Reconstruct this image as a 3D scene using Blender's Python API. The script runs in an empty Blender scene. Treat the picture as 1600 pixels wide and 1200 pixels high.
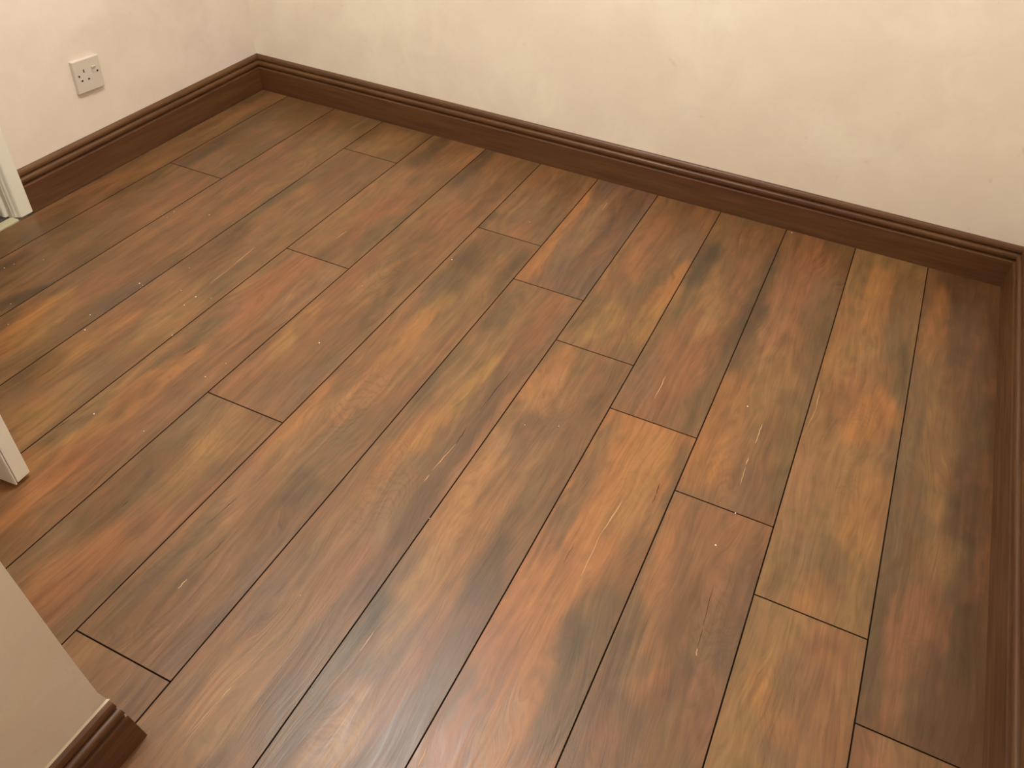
import bpy, bmesh, math, random
import numpy as np
from mathutils import Matrix, Vector
C = bpy.context.scene.collection
# ---------------- camera
cam = bpy.data.cameras.new('camera'); cam.sensor_width = 36.0; cam.lens = 28.628
cam.clip_start = 0.02
co = bpy.data.objects.new('camera', cam); C.objects.link(co)
co.matrix_world = Matrix(((0.9020324748666686, -0.32164323357860125, 0.28789415516646766, -0.46768927),
    (0.4287937840679776, 0.5908068738164516, -0.6834348020081332, -2.15760469),
    (0.049732333854117954, 0.7399276100702911, 0.6708456058029222, 1.17946024), (0, 0, 0, 1)))
sc = bpy.context.scene; sc.camera = co
# ---------------- world, lights, exposure
w = bpy.data.worlds.new('world'); sc.world = w; w.use_nodes = True
w.node_tree.nodes['Background'].inputs[0].default_value = (1, .85, .7, 1)
w.node_tree.nodes['Background'].inputs[1].default_value = 0.15
LIGHT = (-1.30, -1.08, 2.02)
lt = bpy.data.lights.new('ceiling_bulb', 'POINT'); lt.energy = 71; lt.color = (.97, 1.0, 1.0); lt.shadow_soft_size = .11
lo = bpy.data.objects.new('ceiling_bulb', lt); lo.location = LIGHT; C.objects.link(lo)
vs = sc.view_settings; vs.view_transform = 'Standard'; vs.look = 'None'; vs.gamma = 1; vs.use_curve_mapping = False
vs.exposure = 0.0

# ---------------- helpers
def lin(c):
    return tuple(((v/255+.055)/1.055)**2.4 if v/255 > .04045 else v/255/12.92 for v in c)
def mat(name, col, rough=.6, spec=.5):
    m = bpy.data.materials.new(name); m.use_nodes = True
    b = m.node_tree.nodes['Principled BSDF']
    b.inputs['Base Color'].default_value = (*lin(col), 1); b.inputs['Roughness'].default_value = rough
    b.inputs['Specular IOR Level'].default_value = spec
    return m
class N:
    def __init__(s, m): s.t = m.node_tree; s.b = s.t.nodes['Principled BSDF']
    def n(s, k, **kw):
        o = s.t.nodes.new(k)
        for a, v in kw.items(): setattr(o, a, v)
        return o
    def l(s, a, b): s.t.links.new(a, b)
    def pos(s):
        return s.n('ShaderNodeNewGeometry').outputs['Position']
    def mapp(s, v, sc_, loc=(0, 0, 0), rot=(0, 0, 0)):
        o = s.n('ShaderNodeMapping'); s.l(v, o.inputs[0]); o.inputs['Scale'].default_value = sc_
        o.inputs['Location'].default_value = loc; o.inputs['Rotation'].default_value = rot; return o.outputs[0]
    def noise(s, v, scale=1, det=3, rough=.55, dist=0):
        o = s.n('ShaderNodeTexNoise'); s.l(v, o.inputs['Vector']); o.inputs['Scale'].default_value = scale
        o.inputs['Detail'].default_value = det; o.inputs['Roughness'].default_value = rough
        o.inputs['Distortion'].default_value = dist; return o.outputs['Fac']
    def math(s, op, a, b=0, c=0, clamp=False):
        o = s.n('ShaderNodeMath', operation=op, use_clamp=clamp)
        for i, v in enumerate((a, b, c)):
            if isinstance(v, (int, float)): o.inputs[i].default_value = v
            else: s.l(v, o.inputs[i])
        return o.outputs[0]
    def rng(s, v, a, b, c, d):
        o = s.n('ShaderNodeMapRange'); s.l(v, o.inputs[0])
        for i, k in enumerate((a, b, c, d)): o.inputs[i+1].default_value = k
        return o.outputs[0]
    def mix(s, f, a, b, mode='MIX'):
        o = s.n('ShaderNodeMix', data_type='RGBA', blend_type=mode)
        for i, v in ((0, f), (6, a), (7, b)):
            if isinstance(v, (int, float)): o.inputs[i].default_value = v
            elif isinstance(v, tuple): o.inputs[i].default_value = (*v[:3], 1)
            else: s.l(v, o.inputs[i])
        return o.outputs[2]
    def bump(s, h, strength, dist):
        o = s.n('ShaderNodeBump'); s.l(h, o.inputs['Height']); o.inputs['Strength'].default_value = strength
        o.inputs['Distance'].default_value = dist; s.l(o.outputs[0], s.b.inputs['Normal'])
def obj(name, bm, m, parent=None, smooth=False):
    me = bpy.data.meshes.new(name); bmesh.ops.recalc_face_normals(bm, faces=bm.faces); bm.to_mesh(me); bm.free()
    if not isinstance(m, (list, tuple)): m = [m]
    for k in m: me.materials.append(k)
    if smooth: me.shade_smooth()
    o = bpy.data.objects.new(name, me); C.objects.link(o)
    if parent: o.parent = parent
    return o
def struct(name, bm, m, smooth=False):
    o = obj(name, bm, m, None, smooth); o['kind'] = 'structure'; return o
def bx(bm, x0, x1, y0, y1, z0, z1, bev=0, seg=2):
    r = bmesh.ops.create_cube(bm, size=1)
    vs_ = r['verts']
    for v in vs_:
        v.co = Vector(((x0+x1)/2+v.co.x*(x1-x0), (y0+y1)/2+v.co.y*(y1-y0), (z0+z1)/2+v.co.z*(z1-z0)))
    if bev:
        es = list({e for v in vs_ for e in v.link_edges})
        bmesh.ops.bevel(bm, geom=es, offset=bev, segments=seg, affect='EDGES', profile=.5)
def loft(bm, a, b, caps=True):
    """two matching closed outlines joined to a solid"""
    va = [bm.verts.new(p) for p in a]; vb = [bm.verts.new(p) for p in b]; n = len(va)
    for i in range(n): bm.faces.new((va[i], va[(i+1) % n], vb[(i+1) % n], vb[i]))
    if caps: bm.faces.new(va); bm.faces.new(vb[::-1])

# ---------------- materials
def wall_mat(name, base, alt, seed):
    m = mat(name, base, .62, .3); s = N(m); p = s.pos()
    a = s.noise(s.mapp(p, (1, 1, 1), (seed, 0, 0)), 3.2, 4, .55, .6)
    b = s.noise(s.mapp(p, (1, 1, 1), (0, seed, 0), (0, .6, .5)), 9, 5, .6, .8)
    c = s.noise(p, 26, 3, .5, .3)
    f = s.math('ADD', s.math('MULTIPLY', a, .6), s.math('MULTIPLY', b, .4))
    f = s.rng(f, .42, .58, 0, 1)
    col = s.mix(f, lin(base), lin(alt))
    spots = s.rng(c, .70, .80, 0, .22)
    big = s.rng(s.noise(s.mapp(p, (1, 1, 1), (2+seed, 7, 1)), 1.6, 3, .5, .4), .42, .58, 0, 1)
    col = s.mix(big, s.mix(.5, col, lin((227, 212, 196))), col)
    col = s.mix(spots, col, lin((168, 150, 120)))
    s.l(col, s.b.inputs['Base Color'])
    h = s.math('ADD', s.math('MULTIPLY', s.noise(p, 14, 4, .6), .8), s.math('MULTIPLY', s.noise(p, 160, 2, .5), .12))
    s.bump(h, .35, .006)
    return m
M_wall_b = wall_mat('wall_cream_paint', (236, 226, 209), (228, 216, 199), 0.0)
M_wall_l = wall_mat('wall_pale_paint', (228, 214, 202), (219, 203, 190), 4.0)
M_ceil = mat('ceiling_white', (232, 226, 214), .8, .2)
M_gloss = mat('white_gloss_paint', (226, 220, 205), .32)
s = N(M_gloss); s.bump(s.noise(s.pos(), 60, 3), .15, .002)
M_plastic = mat('socket_white_plastic', (203, 192, 178), .35)
M_dark = mat('socket_dark_hole', (38, 26, 18), .6)
M_screw = mat('socket_screw_dark', (58, 40, 28), .4)
M_caulk = mat('decorator_caulk', (222, 208, 182), .6)
M_metal = mat('brushed_steel', (180, 178, 172), .35); M_metal.node_tree.nodes['Principled BSDF'].inputs['Metallic'].default_value = 1
M_sub = mat('floor_gap_dark', (24, 16, 10), .9, .1)
M_thr = mat('threshold_cream', (182, 172, 142), .5)
M_crumb = mat('plaster_crumb', (236, 226, 205), .8)
M_carpet = mat('grey_carpet', (82, 74, 70), .95, .1)
s = N(M_carpet); p = s.pos(); nz = s.noise(p, 220, 3); s.l(s.mix(nz, lin((60, 54, 52)), lin((104, 94, 88))), s.b.inputs['Base Color']); s.bump(nz, .8, .006)

def skirt_mat(name, along):
    m = mat(name, (92, 52, 32), .36, .45); s = N(m); p = s.pos()
    sca = (5, 90, 90) if along == 'x' else (90, 5, 90)
    g = s.noise(s.mapp(p, sca), 1, 5, .65, .3)
    g2 = s.noise(s.mapp(p, tuple(v*.22 for v in sca)), 1, 3, .5, .5)
    col = s.mix(s.rng(g2, .3, .7, 0, 1), lin((106, 74, 42)), lin((92, 56, 36)))
    col = s.mix(s.rng(g, .35, .7, 0, .75), col, lin((66, 40, 22)))
    s.l(col, s.b.inputs['Base Color']); s.bump(g, .25, .0008)
    s.l(s.rng(g, .3, .7, .30, .46), s.b.inputs['Roughness'])
    return m
M_sk_x = skirt_mat('walnut_skirting_x', 'x'); M_sk_y = skirt_mat('walnut_skirting_y', 'y')

# ---------------- measurements (metres)
W = .19; XR = -.0098; XL = -2.3847; WT = .0172      # skirting faces and thickness
WX_L = XL-WT; WX_R = XR+WT; WY_B = WT
YREAR = -3.2; H = 2.4; XF = -1.1297                  # near wall face
# ---------------- floor: one laminate floor of staggered planks
STROKES=[
(-0.6653,-0.965,-0.6751,-1.4368,120,'O',0.9),(-0.6363,-0.97,-0.6548,-1.1842,60,'Y',0.6),(-0.7331,-0.9701,-0.7362,-1.3241,40,'G',0.8),
(-0.5788,-0.9594,-0.5688,-1.1218,34,'G',0.75),(-0.6055,-1.1059,-0.6041,-1.2396,50,'T',0.6),(-0.5927,-1.2015,-0.6012,-1.4514,60,'D',0.55),
(-0.6124,-1.3632,-0.5881,-1.6607,80,'G',0.9),(-0.6328,-1.4285,-0.6209,-1.5113,45,'K',0.55),(-0.7215,-1.3008,-0.7067,-1.518,80,'R',0.6),
(-0.7147,-1.3731,-0.7082,-1.6477,70,'O',0.8),(-0.7115,-1.5079,-0.7187,-1.7262,90,'R',0.7),(-0.6615,-1.6131,-0.6618,-1.6977,40,'L',0.5),
(-0.6753,-1.3815,-0.6657,-1.5581,40,'O',0.7),(-0.7488,-1.612,-0.7458,-1.6775,30,'G',0.6),(-0.6435,-1.5349,-0.6373,-1.6854,30,'O',0.6),
(-0.7306,-0.1913,-0.7408,-0.3863,60,'K',0.95),(-0.7378,-0.3846,-0.7343,-0.5364,30,'G',0.7),(-0.5747,-0.1017,-0.5621,-0.498,45,'K',0.9),
(-0.569,-0.5019,-0.5717,-0.6761,50,'K',0.65),(-0.5736,-0.6392,-0.5765,-0.8965,60,'G',0.75),(-0.6797,-0.2854,-0.6379,-0.5681,60,'T',0.5),
(-0.6649,-0.5267,-0.7014,-0.8991,80,'R',0.65),(-0.6577,-0.4339,-0.6582,-0.5793,30,'L',0.4),(-0.6584,-0.6336,-0.6405,-0.8212,25,'R',0.7),
(-0.6569,-0.1672,-0.6573,-0.3063,50,'D',0.5),(-0.6347,-0.2598,-0.6284,-0.355,30,'R',0.4),(-0.7428,-0.7321,-0.7265,-0.8678,60,'V',0.5),
(-0.472,-0.0428,-0.4567,-0.3211,60,'R',0.85),(-0.4966,-0.2807,-0.4748,-0.5849,80,'R',0.65),(-0.401,-0.0567,-0.3773,-0.4237,35,'D',0.6),
(-0.4275,-0.2092,-0.4279,-0.3948,40,'S',0.5),(-0.5073,-0.3495,-0.5078,-0.603,60,'P',0.4),(-0.4753,-0.546,-0.4822,-0.7808,110,'T',0.7),
(-0.5391,-0.7193,-0.5489,-1.0397,80,'O',0.75),(-0.5429,-0.92,-0.5489,-1.0397,80,'O',0.5),(-0.3856,-0.3712,-0.3782,-0.679,35,'G',0.75),
(-0.3896,-0.7307,-0.3839,-1.0245,50,'G',0.85),(-0.4161,-0.6995,-0.4036,-0.8658,30,'K',0.35),(-0.4407,-0.9636,-0.4404,-1.0715,50,'V',0.6),
(-0.4801,-0.663,-0.4916,-0.9128,70,'T',0.4),(-0.5472,-1.1104,-0.5365,-1.3519,28,'O',0.7),(-0.469,-1.1035,-0.4847,-1.3389,110,'R',0.5),
(-0.3914,-1.1286,-0.3973,-1.4217,50,'D',0.4),(-0.4696,-1.2753,-0.4689,-1.4931,50,'D',0.65),(-0.4064,-1.2134,-0.3908,-1.5201,70,'V',0.45),
(-0.5542,-1.3332,-0.5563,-1.4538,40,'G',0.6),(-0.5413,-1.3544,-0.5413,-1.4949,30,'K',0.3),(-0.516,-1.4456,-0.5469,-1.6401,40,'S',0.7),
(-0.5105,-1.5368,-0.5221,-1.6277,50,'K',0.4),(-0.4578,-1.4283,-0.4777,-1.4976,40,'R',0.6),(-0.5339,-1.5706,-0.5345,-1.6339,30,'R',0.7),
(-0.4473,-1.4106,-0.4512,-1.4842,25,'K',0.5),(-0.4035,-1.4367,-0.4,-1.5562,70,'R',0.5),(-0.5025,-1.388,-0.4987,-1.4967,30,'O',0.35),
(-0.5413,-1.4949,-0.5425,-1.575,30,'D',0.6),(-0.2989,-0.0689,-0.2936,-0.3773,70,'O',0.55),(-0.2337,-0.0661,-0.2359,-0.2879,50,'D',0.45),
(-0.3617,-0.0342,-0.3634,-0.416,35,'G',0.6),(-0.3556,-0.2012,-0.3858,-0.6359,60,'O',0.5),(-0.2431,-0.2919,-0.2405,-0.4563,45,'S',0.7),
(-0.2045,-0.3833,-0.1976,-0.7959,32,'G',0.85),(-0.2159,-0.4164,-0.2172,-0.5441,30,'K',0.45),(-0.3319,-0.4263,-0.3402,-0.6584,50,'Y',0.5),
(-0.36,-0.6218,-0.3761,-0.7675,50,'T',0.4),(-0.2811,-0.4785,-0.2961,-0.6802,90,'R',0.45),(-0.2446,-0.6066,-0.2579,-0.7675,75,'O',0.9),
(-0.2984,-0.5639,-0.3211,-0.6937,50,'R',0.4),(-0.294,-0.7868,-0.3232,-1.0606,120,'T',0.6),(-0.3558,-0.8801,-0.3599,-1.1122,70,'P',0.45),
(-0.2118,-0.7219,-0.2169,-0.8449,35,'V',0.6),(-0.2227,-0.848,-0.2375,-1.0956,70,'O',0.45),(-0.2339,-0.9972,-0.2438,-1.1291,50,'Y',0.6),
(-0.2837,-1.0884,-0.3254,-1.1714,110,'S',0.5),(-0.268,-1.0802,-0.2729,-1.188,40,'G',0.7),(-0.3457,-1.1819,-0.3575,-1.2317,40,'G',0.5),
(-0.2801,-1.1774,-0.2909,-1.2393,50,'O',0.5),(-0.2028,-1.1079,-0.1992,-1.2194,30,'G',0.5),(-0.4043,-0.7609,-0.4022,-0.9048,35,'Y',0.3),
(-0.3202,-1.2544,-0.338,-1.4152,60,'T',0.7),(-0.3177,-1.3446,-0.3281,-1.5405,70,'Y',0.85),(-0.28,-1.3,-0.2797,-1.5061,60,'V',0.5),
(-0.2248,-1.2589,-0.2219,-1.4668,90,'R',0.55),(-0.204,-1.2612,-0.1991,-1.4018,20,'T',0.5),(-0.2701,-1.4593,-0.2778,-1.5153,50,'V',0.4),
(-0.3599,-1.4494,-0.3639,-1.5483,50,'T',0.5),(-0.2517,-1.2192,-0.259,-1.3021,40,'R',0.3),(-0.1079,-0.0285,-0.106,-0.2156,70,'D',0.75),
(-0.0506,-0.0933,-0.0372,-0.291,40,'D',0.6),(-0.1425,-0.1132,-0.1386,-0.4003,35,'O',0.6),(-0.1421,-0.3488,-0.1448,-0.5985,40,'T',0.5),
(-0.0674,-0.252,-0.0882,-0.4242,80,'D',0.6),(-0.0926,-0.3351,-0.0962,-0.403,50,'K',0.3),(-0.1687,-0.4682,-0.1614,-0.8531,35,'S',0.75),
(-0.1776,-0.7451,-0.1873,-1.0999,45,'S',0.8),(-0.0394,-0.4473,-0.0324,-0.6675,30,'G',0.7),(-0.0506,-0.6773,-0.0519,-0.7952,50,'D',0.7),
(-0.1194,-0.5848,-0.1238,-0.7955,60,'T',0.6),(-0.0635,-0.8013,-0.0624,-0.9407,80,'D',0.7),(-0.0413,-0.9131,-0.0422,-1.0247,50,'K',0.5),
(-0.1154,-0.8288,-0.1301,-0.9428,60,'S',0.7),(-0.1004,-0.7831,-0.0993,-0.8923,30,'Y',0.5),(-0.0832,-0.9679,-0.0964,-1.097,80,'T',0.6),
(-0.1409,-1.0758,-0.1545,-1.1553,50,'S',0.6),(-0.0659,-1.0812,-0.0675,-1.2295,70,'K',0.75),(-0.037,-1.022,-0.0413,-1.165,50,'D',0.7),
(-0.1066,-1.1022,-0.1326,-1.3683,60,'R',0.8),(-0.1234,-1.1532,-0.1438,-1.3515,50,'P',0.3),(-0.1794,-1.1681,-0.1811,-1.3589,35,'G',0.6),
(-0.0968,-1.2319,-0.1107,-1.3,30,'K',0.5),(-0.1097,-1.3112,-0.1173,-1.3824,45,'G',0.75),(-0.0391,-1.2151,-0.0434,-1.3232,70,'D',0.65),
(-0.0739,-1.2813,-0.0928,-1.402,60,'D',0.6),(-0.1756,-1.4009,-0.1764,-1.4646,60,'R',0.5),(-0.1382,-1.4037,-0.1424,-1.4475,60,'P',0.4),
(-0.099,-0.4797,-0.1016,-0.6628,40,'D',0.35),(-0.0777,-1.3625,-0.0827,-1.4176,100,'D',0.4),(-0.8918,-0.1118,-0.8871,-0.4033,60,'R',0.6),
(-0.8175,-0.1085,-0.7927,-0.3155,50,'V',0.4),(-0.7765,-0.3404,-0.7768,-0.5307,35,'O',0.8),(-0.8338,-0.4063,-0.848,-0.5406,70,'G',0.5),
(-0.8969,-0.375,-0.9062,-0.5427,60,'R',0.45),(-0.9062,-0.5427,-0.9187,-0.7236,70,'G',0.5),(-0.7768,-0.5307,-0.7836,-0.7027,40,'Y',0.7),
(-0.86,-0.5773,-0.8835,-0.7312,60,'Y',0.6),(-0.7836,-0.7027,-0.8071,-0.7674,60,'G',0.5),(-0.892,-0.3374,-0.8537,-0.4502,30,'O',0.3),
(-0.8922,-0.709,-0.9183,-0.7638,60,'T',0.4),(-0.8966,-0.778,-0.9205,-0.973,60,'O',0.65),(-0.8795,-0.7815,-0.8696,-0.8635,35,'G',0.6),
(-0.7995,-0.7883,-0.7854,-0.9445,60,'D',0.5),(-0.8965,-0.8902,-0.9043,-1.0087,30,'L',0.5),(-0.7804,-0.9196,-0.8069,-0.9992,60,'D',0.55),
(-0.8729,-1.0135,-0.8779,-1.158,70,'V',0.5),(-0.8925,-1.0023,-0.8849,-1.0828,50,'D',0.4),(-0.9739,-0.956,-0.9492,-1.2874,40,'O',0.75),
(-0.9192,-1.1011,-0.8961,-1.4074,45,'L',0.55),(-0.9221,-1.1815,-0.9164,-1.3709,60,'O',0.5),(-0.8045,-1.0397,-0.8025,-1.343,40,'D',0.75),
(-0.8112,-1.1225,-0.8192,-1.2536,22,'K',0.6),(-0.8249,-1.0908,-0.8122,-1.4236,60,'T',0.5),(-0.8085,-1.3304,-0.8045,-1.4623,50,'K',0.75),
(-0.8129,-1.2672,-0.8165,-1.3659,35,'D',0.6),(-0.865,-1.2946,-0.8806,-1.5424,70,'O',0.55),(-0.8928,-1.3902,-0.899,-1.5911,50,'L',0.6),
(-0.9627,-1.3119,-0.9582,-1.4549,30,'R',0.5),(-0.9456,-1.4331,-0.9543,-1.5803,40,'V',0.6),(-0.7928,-1.4135,-0.8026,-1.5545,60,'V',0.5),
(-0.7949,-1.4574,-0.7877,-1.6986,40,'V',0.6),(-0.84,-1.5081,-0.841,-1.6471,40,'P',0.5),(-0.8388,-1.573,-0.8357,-1.744,35,'R',0.85),
(-0.9146,-1.5465,-0.9103,-1.6823,50,'S',0.6),(-0.8718,-1.6972,-0.8644,-1.7585,50,'P',0.95),(-0.8651,-1.716,-0.851,-1.7621,40,'L',0.9),
(-0.8569,-1.5822,-0.8452,-1.6949,26,'P',0.6),(-0.8793,-1.7448,-0.877,-1.7956,40,'L',0.5),(-0.9462,-1.5354,-0.9378,-1.6236,30,'D',0.5),
(-0.9468,-1.6282,-0.9525,-1.8132,40,'S',0.6),(-0.7887,-1.6206,-0.7915,-1.7627,50,'V',0.7),(-0.7793,-1.6944,-0.7835,-1.7587,25,'D',0.5),
(-0.8757,-1.6648,-0.8668,-1.7386,60,'S',0.3),(-0.9049,-0.8706,-0.8965,-0.96,30,'R',0.3),(-1.1361,-0.087,-1.1228,-0.5863,40,'O',0.85),
(-1.1181,-0.5179,-1.1246,-0.5938,45,'O',0.7),(-1.0766,-0.1377,-1.0441,-0.4589,40,'T',0.5),(-1.0159,-0.0596,-1.0076,-0.2189,40,'D',0.5),
(-1.0317,-0.1529,-1.0112,-0.4056,30,'D',0.5),(-0.9919,-0.2097,-0.9968,-0.5311,50,'R',0.4),(-1.0183,-0.4779,-1.0092,-0.5853,70,'V',0.5),
(-0.9815,-0.3887,-0.9641,-0.5906,30,'V',0.5),(-1.0983,-0.62,-1.1018,-0.8251,50,'G',0.75),(-1.1033,-0.6838,-1.0857,-0.9203,35,'K',0.4),
(-1.0074,-0.63,-1.0011,-0.8988,50,'R',0.65),(-0.9699,-0.6388,-0.9527,-0.7959,30,'V',0.5),(-1.0888,-0.8179,-1.0874,-1.0635,80,'T',0.5),
(-1.0509,-0.9261,-1.0709,-1.2223,35,'Y',0.9),(-1.119,-0.8876,-1.1265,-1.1287,40,'G',0.8),(-1.1355,-0.9477,-1.1345,-1.0891,25,'K',0.4),
(-0.9853,-0.8652,-0.9821,-1.1748,50,'V',0.6),(-0.9982,-0.9692,-0.9904,-1.1594,30,'D',0.4),(-1.0685,-1.0974,-1.0882,-1.2887,60,'O',0.45),
(-1.0798,-1.2073,-1.0669,-1.3668,60,'O',0.5),(-1.0488,-1.2104,-1.0644,-1.2573,45,'S',0.6),(-1.0391,-1.2993,-1.0071,-1.4183,70,'S',0.65),
(-0.9661,-1.2049,-0.9526,-1.4213,45,'V',0.6),(-0.9829,-1.2513,-0.987,-1.4078,35,'D',0.45),(-0.9669,-1.3973,-0.9609,-1.5703,40,'D',0.55),
(-1.0302,-1.3814,-1.0375,-1.5687,60,'P',0.45),(-1.0168,-1.4854,-1.0297,-1.6322,45,'R',0.6),(-0.9377,-1.4886,-0.9448,-1.6998,32,'G',0.85),
(-0.9368,-1.5306,-0.9261,-1.6049,24,'K',0.4),(-0.9396,-1.6736,-0.9515,-1.843,40,'S',0.75),(-0.9752,-1.7383,-0.9723,-1.8023,30,'V',0.6),
(-1.0417,-1.5984,-1.0359,-1.6738,60,'T',0.4),(-1.0399,-1.7006,-1.0269,-1.8608,60,'T',0.65),(-1.1122,-1.6073,-1.1035,-1.683,40,'V',0.65),
(-1.0782,-1.7442,-1.0553,-1.8546,45,'L',0.35),(-1.0501,-1.8203,-1.062,-1.8984,60,'T',0.4),(-1.1183,-1.8108,-1.1035,-1.8788,40,'S',0.5),
(-1.0111,-1.7677,-0.989,-1.8518,30,'Y',0.3),(-1.0944,-1.5257,-1.1046,-1.6172,50,'V',0.4),(-1.2001,-0.0805,-1.1634,-0.3093,60,'D',0.5),
(-1.2662,-0.1197,-1.2415,-0.3929,50,'V',0.4),(-1.2345,-0.1451,-1.2393,-0.3143,20,'L',0.25),(-1.2238,-0.3052,-1.2276,-0.4222,40,'R',0.4),
(-1.3815,-0.143,-1.3628,-0.3862,35,'D',0.6),(-1.3321,-0.3284,-1.3215,-0.4203,30,'K',0.7),(-1.1592,-0.2274,-1.1543,-0.4166,30,'V',0.5),
(-1.2194,-0.3989,-1.2426,-0.4309,40,'T',0.3),(-1.1564,-0.4536,-1.1782,-0.6016,50,'D',0.5),(-1.1584,-0.4898,-1.1576,-0.7143,24,'K',0.5),
(-1.2725,-0.4482,-1.2618,-0.6163,60,'D',0.5),(-1.2885,-0.5294,-1.2655,-0.7748,60,'K',0.6),(-1.2766,-0.6573,-1.2795,-0.812,50,'G',0.8),
(-1.291,-0.6974,-1.2926,-0.8047,40,'V',0.7),(-1.2521,-0.7673,-1.2562,-0.9106,50,'Y',0.75),(-1.2546,-0.855,-1.2477,-1.0339,50,'O',0.55),
(-1.22,-0.9434,-1.2273,-1.1169,60,'T',0.5),(-1.2211,-0.9696,-1.2432,-1.234,50,'R',0.35),(-1.306,-0.8268,-1.2948,-0.9586,30,'R',0.3),
(-1.2952,-0.9848,-1.2619,-1.1128,30,'R',0.4),(-1.3326,-1.0559,-1.3091,-1.1385,40,'D',0.35),(-1.2632,-1.1588,-1.2896,-1.3391,60,'T',0.45),
(-1.321,-1.1678,-1.3222,-1.3756,40,'O',0.6),(-1.3328,-1.3229,-1.3231,-1.5517,32,'R',0.65),(-1.2116,-1.2579,-1.2263,-1.3435,50,'S',0.5),
(-1.1964,-1.3646,-1.2008,-1.4374,60,'G',0.75),(-1.2022,-1.3767,-1.2049,-1.4224,35,'K',0.4),(-1.2083,-1.1943,-1.1674,-1.385,40,'G',0.6),
(-1.21,-1.4251,-1.2058,-1.5223,60,'D',0.5),(-1.2911,-1.4148,-1.2934,-1.5361,40,'P',0.45),(-1.1565,-1.4965,-1.1548,-1.5866,60,'V',0.4),
(-1.2931,-1.5196,-1.2783,-1.6931,60,'T',0.4),(-1.2946,-1.5998,-1.2696,-1.7023,60,'D',0.4),(-1.2775,-1.6646,-1.2722,-1.7822,70,'D',0.45),
(-1.1467,-1.5968,-1.153,-1.7583,34,'V',0.8),(-1.1455,-1.6786,-1.1506,-1.7325,26,'D',0.4),(-1.22,-1.6059,-1.2022,-1.7463,26,'P',0.55),
(-1.1617,-1.7627,-1.1577,-1.808,30,'V',0.5),(-1.2567,-1.5952,-1.2502,-1.6646,30,'G',0.4),(-1.2306,-1.7979,-1.2165,-1.8379,60,'R',0.3),
(-1.1895,-1.8009,-1.1858,-1.8562,60,'V',0.4),(-1.5148,-0.0059,-1.5104,-0.2645,50,'K',0.85),(-1.4736,-0.1518,-1.4747,-0.3296,40,'V',0.5),
(-1.5479,-0.1962,-1.5326,-0.4456,35,'D',0.6),(-1.4431,-0.311,-1.4369,-0.506,70,'R',0.55),(-1.473,-0.3702,-1.4466,-0.6546,50,'D',0.35),
(-1.4046,-0.596,-1.3861,-0.8127,70,'D',0.35),(-1.5326,-0.4456,-1.509,-0.5846,30,'G',0.7),(-1.5032,-0.687,-1.4961,-0.8134,50,'R',0.35),
(-1.4841,-0.775,-1.461,-0.9699,60,'R',0.35),(-1.4292,-0.7439,-1.4253,-0.8644,40,'L',0.2),(-1.374,-0.7125,-1.3578,-0.967,30,'G',0.45),
(-1.4896,-0.9295,-1.478,-1.1357,40,'Y',0.65),(-1.4865,-0.9841,-1.471,-1.0297,30,'D',0.4),(-1.3831,-0.981,-1.4017,-1.234,70,'G',0.35),
(-1.3719,-0.8637,-1.3712,-0.9199,40,'K',0.4),(-1.3682,-1.1475,-1.4006,-1.2767,60,'V',0.35),(-1.357,-1.0693,-1.344,-1.2674,24,'V',0.85),
(-1.502,-1.1489,-1.4945,-1.2621,50,'R',0.3),(-1.4684,-1.0803,-1.4753,-1.1825,40,'T',0.3),(-1.5029,-1.3106,-1.4906,-1.4841,50,'G',0.7),
(-1.4231,-1.2889,-1.4286,-1.4324,60,'T',0.5),(-1.3664,-1.2795,-1.3758,-1.3851,40,'Y',0.4),(-1.4194,-1.389,-1.4228,-1.5712,50,'Y',0.65),
(-1.4593,-1.4674,-1.4386,-1.6596,80,'D',0.45),(-1.4342,-1.5434,-1.4312,-1.6084,50,'G',0.6),(-1.3432,-1.478,-1.3425,-1.6399,40,'R',0.55),
(-1.4024,-1.577,-1.3975,-1.7268,60,'R',0.5),(-1.3328,-1.3622,-1.3228,-1.5017,26,'G',0.5),(-1.3031,-1.5248,-1.306,-1.7211,30,'G',0.75),
(-1.4094,-1.6596,-1.4219,-1.8076,60,'O',0.45),(-1.5216,-1.6232,-1.5134,-1.7139,60,'G',0.5),(-1.5065,-1.6796,-1.5083,-1.77,40,'S',0.6),
(-1.425,-1.741,-1.4037,-1.8114,50,'R',0.5),(-1.3331,-1.7214,-1.3332,-1.8134,40,'G',0.6),(-1.4077,-1.7034,-1.3773,-1.7978,40,'R',0.4),
(-1.6674,-0.0207,-1.6666,-0.2203,40,'K',0.8),(-1.5735,-0.0667,-1.5716,-0.3442,50,'T',0.3),(-1.5905,-0.3119,-1.6108,-0.6433,70,'R',0.8),
(-1.5813,-0.4337,-1.6046,-0.7107,50,'R',0.5),(-1.5993,-0.6,-1.6126,-0.783,50,'D',0.4),(-1.5755,-0.5101,-1.5479,-0.6781,35,'G',0.7),
(-1.6046,-0.7107,-1.6349,-0.7791,70,'D',0.3),(-1.6065,-0.3214,-1.6502,-0.3907,50,'P',0.25),(-1.6296,-0.7592,-1.6345,-0.9818,80,'R',0.9),
(-1.5548,-0.7829,-1.5649,-1.0,50,'P',0.5),(-1.6472,-0.8675,-1.6382,-1.0686,70,'R',0.8),(-1.6571,-1.0232,-1.6601,-1.1079,40,'V',0.5),
(-1.5879,-1.0406,-1.5833,-1.2178,70,'R',0.55),(-1.6633,-1.0825,-1.6509,-1.2785,40,'G',0.7),(-1.6629,-1.1876,-1.651,-1.3691,40,'K',0.55),
(-1.62,-1.1122,-1.6069,-1.2307,30,'G',0.4),(-1.6388,-1.1743,-1.6319,-1.4226,40,'O',0.7),(-1.5788,-1.2624,-1.5738,-1.5284,50,'R',0.55),
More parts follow.
